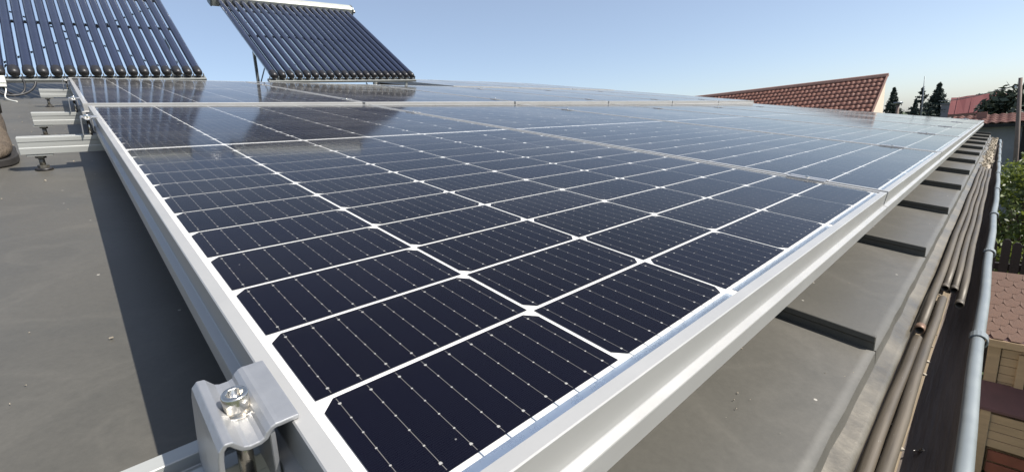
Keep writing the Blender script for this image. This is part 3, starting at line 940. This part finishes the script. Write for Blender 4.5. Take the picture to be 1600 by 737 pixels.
def translucent(mt, col, amt):
    t = mt.node_tree; b = t.nodes['Principled BSDF']
    tr = t.nodes.new('ShaderNodeBsdfTranslucent'); tr.inputs[0].default_value = (*col, 1)
    mx = t.nodes.new('ShaderNodeMixShader'); mx.inputs[0].default_value = amt
    t.links.new(b.outputs[0], mx.inputs[1]); t.links.new(tr.outputs[0], mx.inputs[2])
    t.links.new(mx.outputs[0], t.nodes['Material Output'].inputs[0])
translucent(MT['leaf'], (0.19, 0.23, 0.04), 0.35)
MT['leaf_dark'] = M('dark_leaves', (0.045, 0.062, 0.038), 0.6, 0.0, 0.4, 1.0)
MT['pole'] = M('utility_pole_wood', (0.16, 0.12, 0.10), 0.8, 0.0, 0.2, 8)
MT['fence'] = M('dark_stained_board', (0.022, 0.015, 0.014), 0.65, 0.0, 0.4, 6, 0.1, 60, stretch=(4, 4, .4))
MT['pine'] = M('light_pine_boards', (0.30, 0.215, 0.135), 0.7, 0.0, 0.16, 6, 0.1, 80, stretch=(4, .5, 4))
MT['shingle'] = M('brown_bitumen_shingle', (0.135, 0.082, 0.062), 0.9, 0.0, 0.12, 40, 0.3, 300)
MT['porch'] = M('plum_brown_felt', (0.085, 0.042, 0.045), 0.8, 0.0, 0.2, 6, 0.2, 120)
MT['redwood'] = M('red_brown_stained_wood', (0.16, 0.05, 0.03), 0.6, 0.0, 0.3, 4)
MT['glass_dark'] = M('dark_window_glass', (0.035, 0.033, 0.02), 0.12, 0.0, 0.1, 2)

# --- house with the red tiled roof
def tiled_slope(y0, y1, run, rise, wave, course, amp=.028, step=.022):
    """slope rising towards +x from (0, .., 0); tile waves across y, stepped courses along the slope"""
    b = MB()
    L_ = math.hypot(run, rise)
    nc = int(round(L_ / course)); per = 8
    ny = int((y1 - y0) / wave * per)
    ux, uz = run / L_, rise / L_
    for c in range(nc):
        rows = []
        for s, off in ((c * course, step), (c * course + course * 1.04, 0.0)):
            r = []
            for j in range(ny + 1):
                y = y0 + wave * j / per
                ph = (j % per) / per
                w = amp * (0.5 + 0.5 * math.cos(2 * PI * ph)) ** .7
                hgt = w + off + .004 * math.sin(j * 7.3 + c * 3.1)
                r.append(len(b.v)); b.v.append((s * ux - hgt * uz, y, s * uz + hgt * ux))
            rows.append(r)
        r0 = []
        for j in range(ny + 1):
            p = b.v[rows[0][j]]
            r0.append(len(b.v)); b.v.append((p[0] + uz * .03, p[1], p[2] - ux * .03))
        rows.insert(0, r0)
        for a in (0, 1):
            for j in range(ny):
                b.f.append((rows[a][j], rows[a][j + 1], rows[a + 1][j + 1], rows[a + 1][j])); b.sm.append(a == 1)
    return b
t = thing('tiled_house', 'house with red brown tiled roof and narrow cream gable wall', 'house', T(20.7, 0, 0))
HR, HY0, HY1 = 1.66, 3.56, 17.0
tiled_slope(HY0 - .02, HY1, 5.0, 2.9, .19, .35).build('tiled_roof', 'tile', t, T(0, 0, HR - 2.9 - .03))
MB().prism([(.4, GZ - .1), (5.0, GZ - .1), (5.0, HR - .06), (.4, HR - 2.75)], 'y', HY0, HY1 - .1).build('wall', 'cream', t)
MB().prism([(-.05, HR - 3.0), (5.03, HR - .05), (5.03, HR + .06), (-.05, HR - 2.88)], 'y', HY0 - .06, HY0 - .021).build('verge_board', 'verge', t)
MB().prism([(4.88, HR - .05), (4.95, HR + .06), (5.04, HR + .09), (5.12, HR + .02), (5.12, HR - .05)], 'y', HY0 - .07, HY1).build('ridge_cap', 'verge', t)

# --- conifers and other trees
def leaf_cloud(pts_sizes, rnd, flat=False):
    b = MB()
    for p, s in pts_sizes:
        p = Vector(p)
        d = Vector((rnd.gauss(0, 1), rnd.gauss(0, 1), rnd.gauss(0, 1))).normalized()
        u = d.orthogonal().normalized(); v = d.cross(u)
        a = rnd.uniform(0, 6.28); u2 = u * math.cos(a) + v * math.sin(a); v2 = d.cross(u2)
        b.add([p - u2 * s, p + v2 * s * .45, p + u2 * s, p - v2 * s * .45], [(0, 1, 2, 3)])
    return b
def conifer(x, y, top, width, seed, label, sparse=False, name='spruce_tree'):
    rnd = random.Random(seed)
    t = thing(name, label, 'tree', T(x, y, GZ), 'trees beyond the roof')
    h = top - GZ
    MB().tube([(0, 0, 0), (0, 0, h * .5), (0, 0, h)], [.13, .08, .012], 8).build('trunk', 'bark', t)
    ps = []; br = MB()
    z = .5
    while z < h - .05:
        f = 1 - z / h
        R = width * .92 * f * (1.0 if not sparse else 1.15)
        nb = 9 if not sparse else 5
        for k in range(nb):
            a = rnd.uniform(0, 6.28); rr = R * rnd.uniform(.75, 1.12)
            up = rr * (-.22 if not sparse else .40)
            e = (rr * math.cos(a), rr * math.sin(a), z + up)
            if rr > .15: br.tube([(0, 0, z), e], [.018, .004], 4, False)
            n = int((85 if not sparse else 40) * (.4 + rr / max(width, .01)))
            for q in range(n):
                s = rnd.uniform(.12, 1.0)
                sp = .09 * rr * (1 if not sparse else .6) + .02
                ps.append(((e[0] * s + rnd.gauss(0, sp), e[1] * s + rnd.gauss(0, sp), z + up * s + rnd.gauss(0, .05)), rnd.uniform(.05, .11)))
        z += (.17 if not sparse else .27) * rnd.uniform(.8, 1.2)
    br.build('branches', 'bark', t)
    leaf_cloud(ps, rnd).build('crown', 'needle', t)
conifer(47.6, 6.12, 1.98, 1.9, 1, 'dense dark spruce just right of the cream gable wall')
conifer(44.8, 3.30, 1.90, 2.6, 2, 'tall pointed dark spruce, largest of the conifers')
conifer(40.0, 3.70, 1.45, 2.0, 3, 'open fir with upturned branches left of the tall spruce', True, 'fir_tree')
conifer(52.0, 5.20, .95, 1.6, 9, 'small low conifer between the lamp head and the open fir')
def shrub(x, y, z0, top, rx, seed, label, mat, n, leaf, name='leafy_shrub', cat='shrub', grp='shrubs below the gutter', trunk_r=.05, low=.25):
    rnd = random.Random(seed)
    t = thing(name, label, cat, T(x, y, z0), grp)
    h = top - z0
    st = MB()
    cl = []
    for k in range(int(18 + rx * 14)):
        a = rnd.uniform(0, 6.28); r = rx * math.sqrt(rnd.random()) * .86
        zz = h * rnd.uniform(low, .86) 
        zz = min(zz, h * (1 - .45 * (r / rx) ** 2))
        cl.append(((r * math.cos(a), r * math.sin(a), zz), rnd.uniform(.16, .34) * rx))
        st.tube([(r * .15 * math.cos(a), r * .15 * math.sin(a), 0), (r * .6 * math.cos(a), r * .6 * math.sin(a), zz * .6), cl[-1][0]], [trunk_r, trunk_r * .5, trunk_r * .15], 5, False)
    st.build('stem', 'bark', t)
    ps = []
    for i in range(n):
        c, s = cl[rnd.randrange(len(cl))]
        d = Vector((rnd.gauss(0, 1), rnd.gauss(0, 1), rnd.gauss(0, .8))).normalized() * s * rnd.uniform(.5, 1.05)
        ps.append(((c[0] + d.x, c[1] + d.y, c[2] + d.z), leaf * rnd.uniform(.6, 1.3)))
    leaf_cloud(ps, rnd).build('crown' if cat == 'tree' else 'foliage', mat, t)
shrub(12.6, -.75, GZ, -.72, 1.25, 21, 'big sunlit green shrub beyond the fence under the grey wall', 'leaf', 7000, .055)
shrub(9.7, -.75, GZ, -1.50, .75, 22, 'light green bush rising just behind the dark fence', 'leaf', 3800, .045)
shrub(12.2, -3.4, GZ, -.9, 1.2, 23, 'green shrub behind the fence at the right picture edge', 'leaf', 4000, .055)
shrub(29.0, -1.3, GZ, .98, 2.4, 24, 'dark round tree crown in front of the red roof at the right edge', 'leaf_dark', 11000, .15, 'round_tree', 'tree', 'trees beyond the roof', .12, .5)
shrub(52.0, 1.35, GZ, 1.65, .62, 25, 'thin small tree top peeking over the red roof, left of two', 'leaf_dark', 500, .10, 'thin_tree', 'tree', 'trees beyond the roof', .05, .8)
shrub(52.0, .62, GZ, 1.85, .66, 26, 'thin small tree top peeking over the red roof, right of two', 'leaf_dark', 560, .10, 'thin_tree', 'tree', 'trees beyond the roof', .05, .8)

# --- antenna mast, lamp-like mast head
t = thing('antenna_mast', 'thin antenna mast sticking up beside the open fir', 'antenna', T(39.0, 3.55, GZ))
MB().tube([(0, 0, 0), (.0, 0, 3.9), (0, .03, 5.62)], [.05, .035, .02], 8).build('mast', 'strut', t)
for z, l in ((3.2, .30), (3.5, .24), (3.8, .18)):
    MB().bar((0, -l, z), (0, l, z), .015, .015).build('cross_arm', 'strut', t)
t = thing('mast_lamp', 'short post with flat round head right of the left spruce', 'lamp', T(33.0, 3.98, GZ))
MB().tube([(0, 0, 0), (0, 0, 3.95)], [.09, .07], 10).build('post', 'pole', t)
MB().tube([(0, 0, 3.95), (0, 0, 4.05), (0, 0, 4.12)], [.08, .22, .18], 16).build('head', 'strut', t)

# --- far buildings
t = thing('red_roof_building', 'low building with broad plain red sheet roof at the right', 'building', T(34, 0, GZ))
RZ0, RZ1 = -.22 - GZ, .66 - GZ
rb = MB()
nys = 30
for i in range(nys + 1):
    y = -7 + 9.0 * i / nys
    sag = .03 * math.sin(i * .8) + .02 * math.sin(i * 2.1)
    rb.v += [(0, y, RZ0 + sag * .4), (.9, y, RZ1 + sag), (.9, y, RZ1 + sag - .06), (0, y, RZ0 + sag * .4 - .06)]
for i in range(nys):
    for k in range(4):
        rb.f.append((i * 4 + k, (i + 1) * 4 + k, (i + 1) * 4 + (k + 1) % 4, i * 4 + (k + 1) % 4)); rb.sm.append(False)
rb.f += [(0, 1, 2, 3), (nys * 4 + 3, nys * 4 + 2, nys * 4 + 1, nys * 4)]; rb.sm += [False, False]
rb.build('roof', 'red_sheet', t)
for k in range(18):
    y = -6.8 + k * .5
    MB().bar((-.02, y, RZ0 + .01), (.91, y, RZ1 + .01), .012, .012).build('roof_seam', 'red_sheet', t)
MB().box(.25, 6, -6.8, 1.85, 0, RZ0 - .05).build('wall', 'grey_wall', t)
MB().box(-.05, .02, -7, 2.0, RZ0 - .16, RZ0 - .02).build('fascia', 'verge', t)
MB().prism([(.91, RZ0), (.91, RZ1 - .05), (5.4, RZ0)], 'y', -6.9, 1.9).build('back_slope', 'red_sheet', t)
t = thing('grey_shed', 'small grey flat roofed block between spruce and red roof', 'building', T(44, 2.6, GZ))
MB().box(0, 3, -.02, .42, 0, 3.85).build('wall', 'grey_wall', t)
MB().box(-.1, 3.1, -.08, .48, 3.851, 3.92).build('flat_roof', 'strut', t)

t = thing('old_tiled_shed', 'low outbuilding with faded tiled roof and grey wall below the red roof', 'building', T(22, 0, GZ))
OZ = -.47 - GZ
tiled_slope(-6, 1.25, 3.2, .22, .22, .36, .035, .02).build('tiled_roof', 'tile_old', t, T(-.25, 0, OZ))
MB().box(.1, 2.9, -5.9, 1.15, 0, OZ - .03).build('wall', 'grey_wall', t)
MB().box(-.25, -.20, -6, 1.25, OZ - .12, OZ - .03).build('fascia', 'dark', t)
MB().box(.06, .09, -2.2, -.55, 0, OZ - .15).build('doorway', 'dark', t)
MB().box(1.3, 1.55, .32, .58, OZ + .05, OZ + .36).build('chimney', 'verge', t)

# --- utility pole and cable
t = thing('utility_pole', 'slim brown utility pole at the right picture edge', 'pole', T(16.2, -.52, GZ))
MB().tube([(0, -.02, 0), (0, .13, 2.6), (0, .245, 4.20)], [.055, .045, .035], 10).build('post', 'pole', t)
MB().tube([(0, .26, 3.96), (0, .30, 3.98), (0, .30, 4.03)], .018, 8).build('insulator', 'white_plastic', t)
pts = []
a_, b_ = Vector((16.2, -.22, .53)), Vector((44, 3.2, .62))
for i in range(21):
    s = i / 20
    p = a_.lerp(b_, s); p.z -= .22 * 4 * s * (1 - s) * .5
    pts.append(p)
tag(MB().tube(pts, [.012 + .010 * i / 20 for i in range(21)], 6).build('overhead_cable', 'cable'), 'dark overhead cable running from the utility pole to the left', 'cable')

# --- dark board fence
t = thing('board_fence', 'dark stained upright board fence behind the playhouse', 'fence', T(8.5, 0, GZ))
rnd = random.Random(5)
pme = MB().prism([(-.042, 0), (.042, 0), (.042, 1.86), (.020, 1.90), (-.020, 1.90), (-.042, 1.86)], 'x', -.010, .010).mesh('fence_board')
pme.materials.append(MT['fence'])
y = -5.0
while y < 4.2:
    link('fence_board', pme, None, t, T(rnd.uniform(-.004, .004), y, rnd.uniform(-.02, .02)) @ Matrix.Rotation(rnd.uniform(-.01, .01), 4, 'X'))
    y += .104
for z in (.4, 1.5):
    MB().box(.0145, .055, -5.05, 4.2, z, z + .09).build('fence_rail', 'fence', t)

# --- wooden playhouse with hexagonal shingles
t = thing('wooden_playhouse', 'small light wooden playhouse with brown hexagonal shingle roof below the gutter', 'playhouse', T(5.95, 0, GZ))
PY0, PY1 = -2.3, -.26
EZ, TZ = -2.0 - GZ, -1.6 - GZ
z = .62
while z < EZ - .06:                                     # horizontal boards of the upper wall
    z1 = min(z + .085, EZ - .03)
    MB().box(-.006, .014, PY0 + .09, PY1 - .09, z, z1 - .004).build('wall_board', 'pine', t, None, .003, 1)
    z += .085
MB().box(.016, 1.25, PY0 + .02, PY1 - .02, .05, EZ - .02).build('wall_core', 'pine', t)
for yy in (PY0, PY1 - .085):
    MB().box(-.022, .015, yy, yy + .085, .05, EZ - .02).build('corner_board', 'pine', t, None, .003, 1)
w = MB().box(-.016, -.007, -.86, -.52, .92, 1.30).build('window', 'glass_dark', t)
for a in ((-.92, -.86, .86, 1.36), (-.52, -.46, .86, 1.36), (-.86, -.52, .86, .92), (-.86, -.52, 1.30, 1.36)):
    MB().box(-.030, -.0065, a[0], a[1], a[2], a[3]).build('window_frame', 'pine', w, None, .002, 1)
sl_ = math.atan2(TZ - EZ, .67)
RM = T(-.10, 0, EZ) @ Matrix.Rotation(-sl_, 4, 'Y')
LEN = math.hypot(.72, TZ - EZ) + .06
rf = MB().box(0, LEN, PY0 - .08, PY1 + .10, -.03, -.001).build('roof', 'porch', t, RM)
hexw, hexh = .112, .085
he = MB().add([(0, -hexw * .28, .001), (0, hexw * .28, .001), (hexh * .5, hexw * .49, .004), (hexh * 1.35, hexw * .49, .0), (hexh * 1.35, -hexw * .49, .0), (hexh * .5, -hexw * .49, .004),
               (0, -hexw * .28, .007), (0, hexw * .28, .007), (hexh * .5, hexw * .49, .008), (hexh * 1.35, hexw * .49, .004), (hexh * 1.35, -hexw * .49, .004), (hexh * .5, -hexw * .49, .008)],
              [(6, 7, 8, 9, 10, 11), (0, 1, 7, 6), (1, 2, 8, 7), (2, 3, 9, 8), (5, 0, 6, 11), (4, 5, 11, 10)]).mesh('shingle')
he.materials.append(MT['shingle'])
r = 0
while r * hexh < LEN - .06:
    y = PY0 - .03 + (hexw / 2 if r % 2 else 0)
    while y < PY1 + .07:
        link('shingle', he, None, rf, T(r * hexh, y, .0005 + rnd.uniform(0, .0012)))
        y += hexw
    r += 1
MB().box(-.115, -.095, PY0 - .08, PY1 + .10, EZ - .075, EZ - .004).build('eave_board', 'pine', t, None, .003, 1)
rb2 = Matrix.Translation((.62, 0, TZ + .012)) @ Matrix.Rotation(sl_, 4, 'Y')
MB().box(.0, LEN, PY0 - .08, PY1 + .10, -.03, .004).build('back_roof', 'shingle', t, rb2)
# lean-to below
MB().prism([(-.30, .88), (-.024, 1.03), (-.024, 1.005), (-.30, .855)], 'y', PY0 - .05, PY1 + .06).build('lean_to_roof', 'porch', t)
z = .48
while z < .80:
    MB().box(-.27, -.25, PY0 + .05, PY1 - .02, z, z + .082).build('front_board', 'pine', t, None, .003, 1)
    z += .086
for yy in (PY0 + .02, PY1 - .08):
    MB().box(-.285, -.245, yy, yy + .07, .02, .85).build('porch_post', 'pine', t, None, .003, 1)
for k in range(3):
    MB().box(-.24, -.22, PY0 + .08, PY1 - .10, .06 + k * .13, .17 + k * .13).build('base_board', 'redwood', t, None, .003, 1)
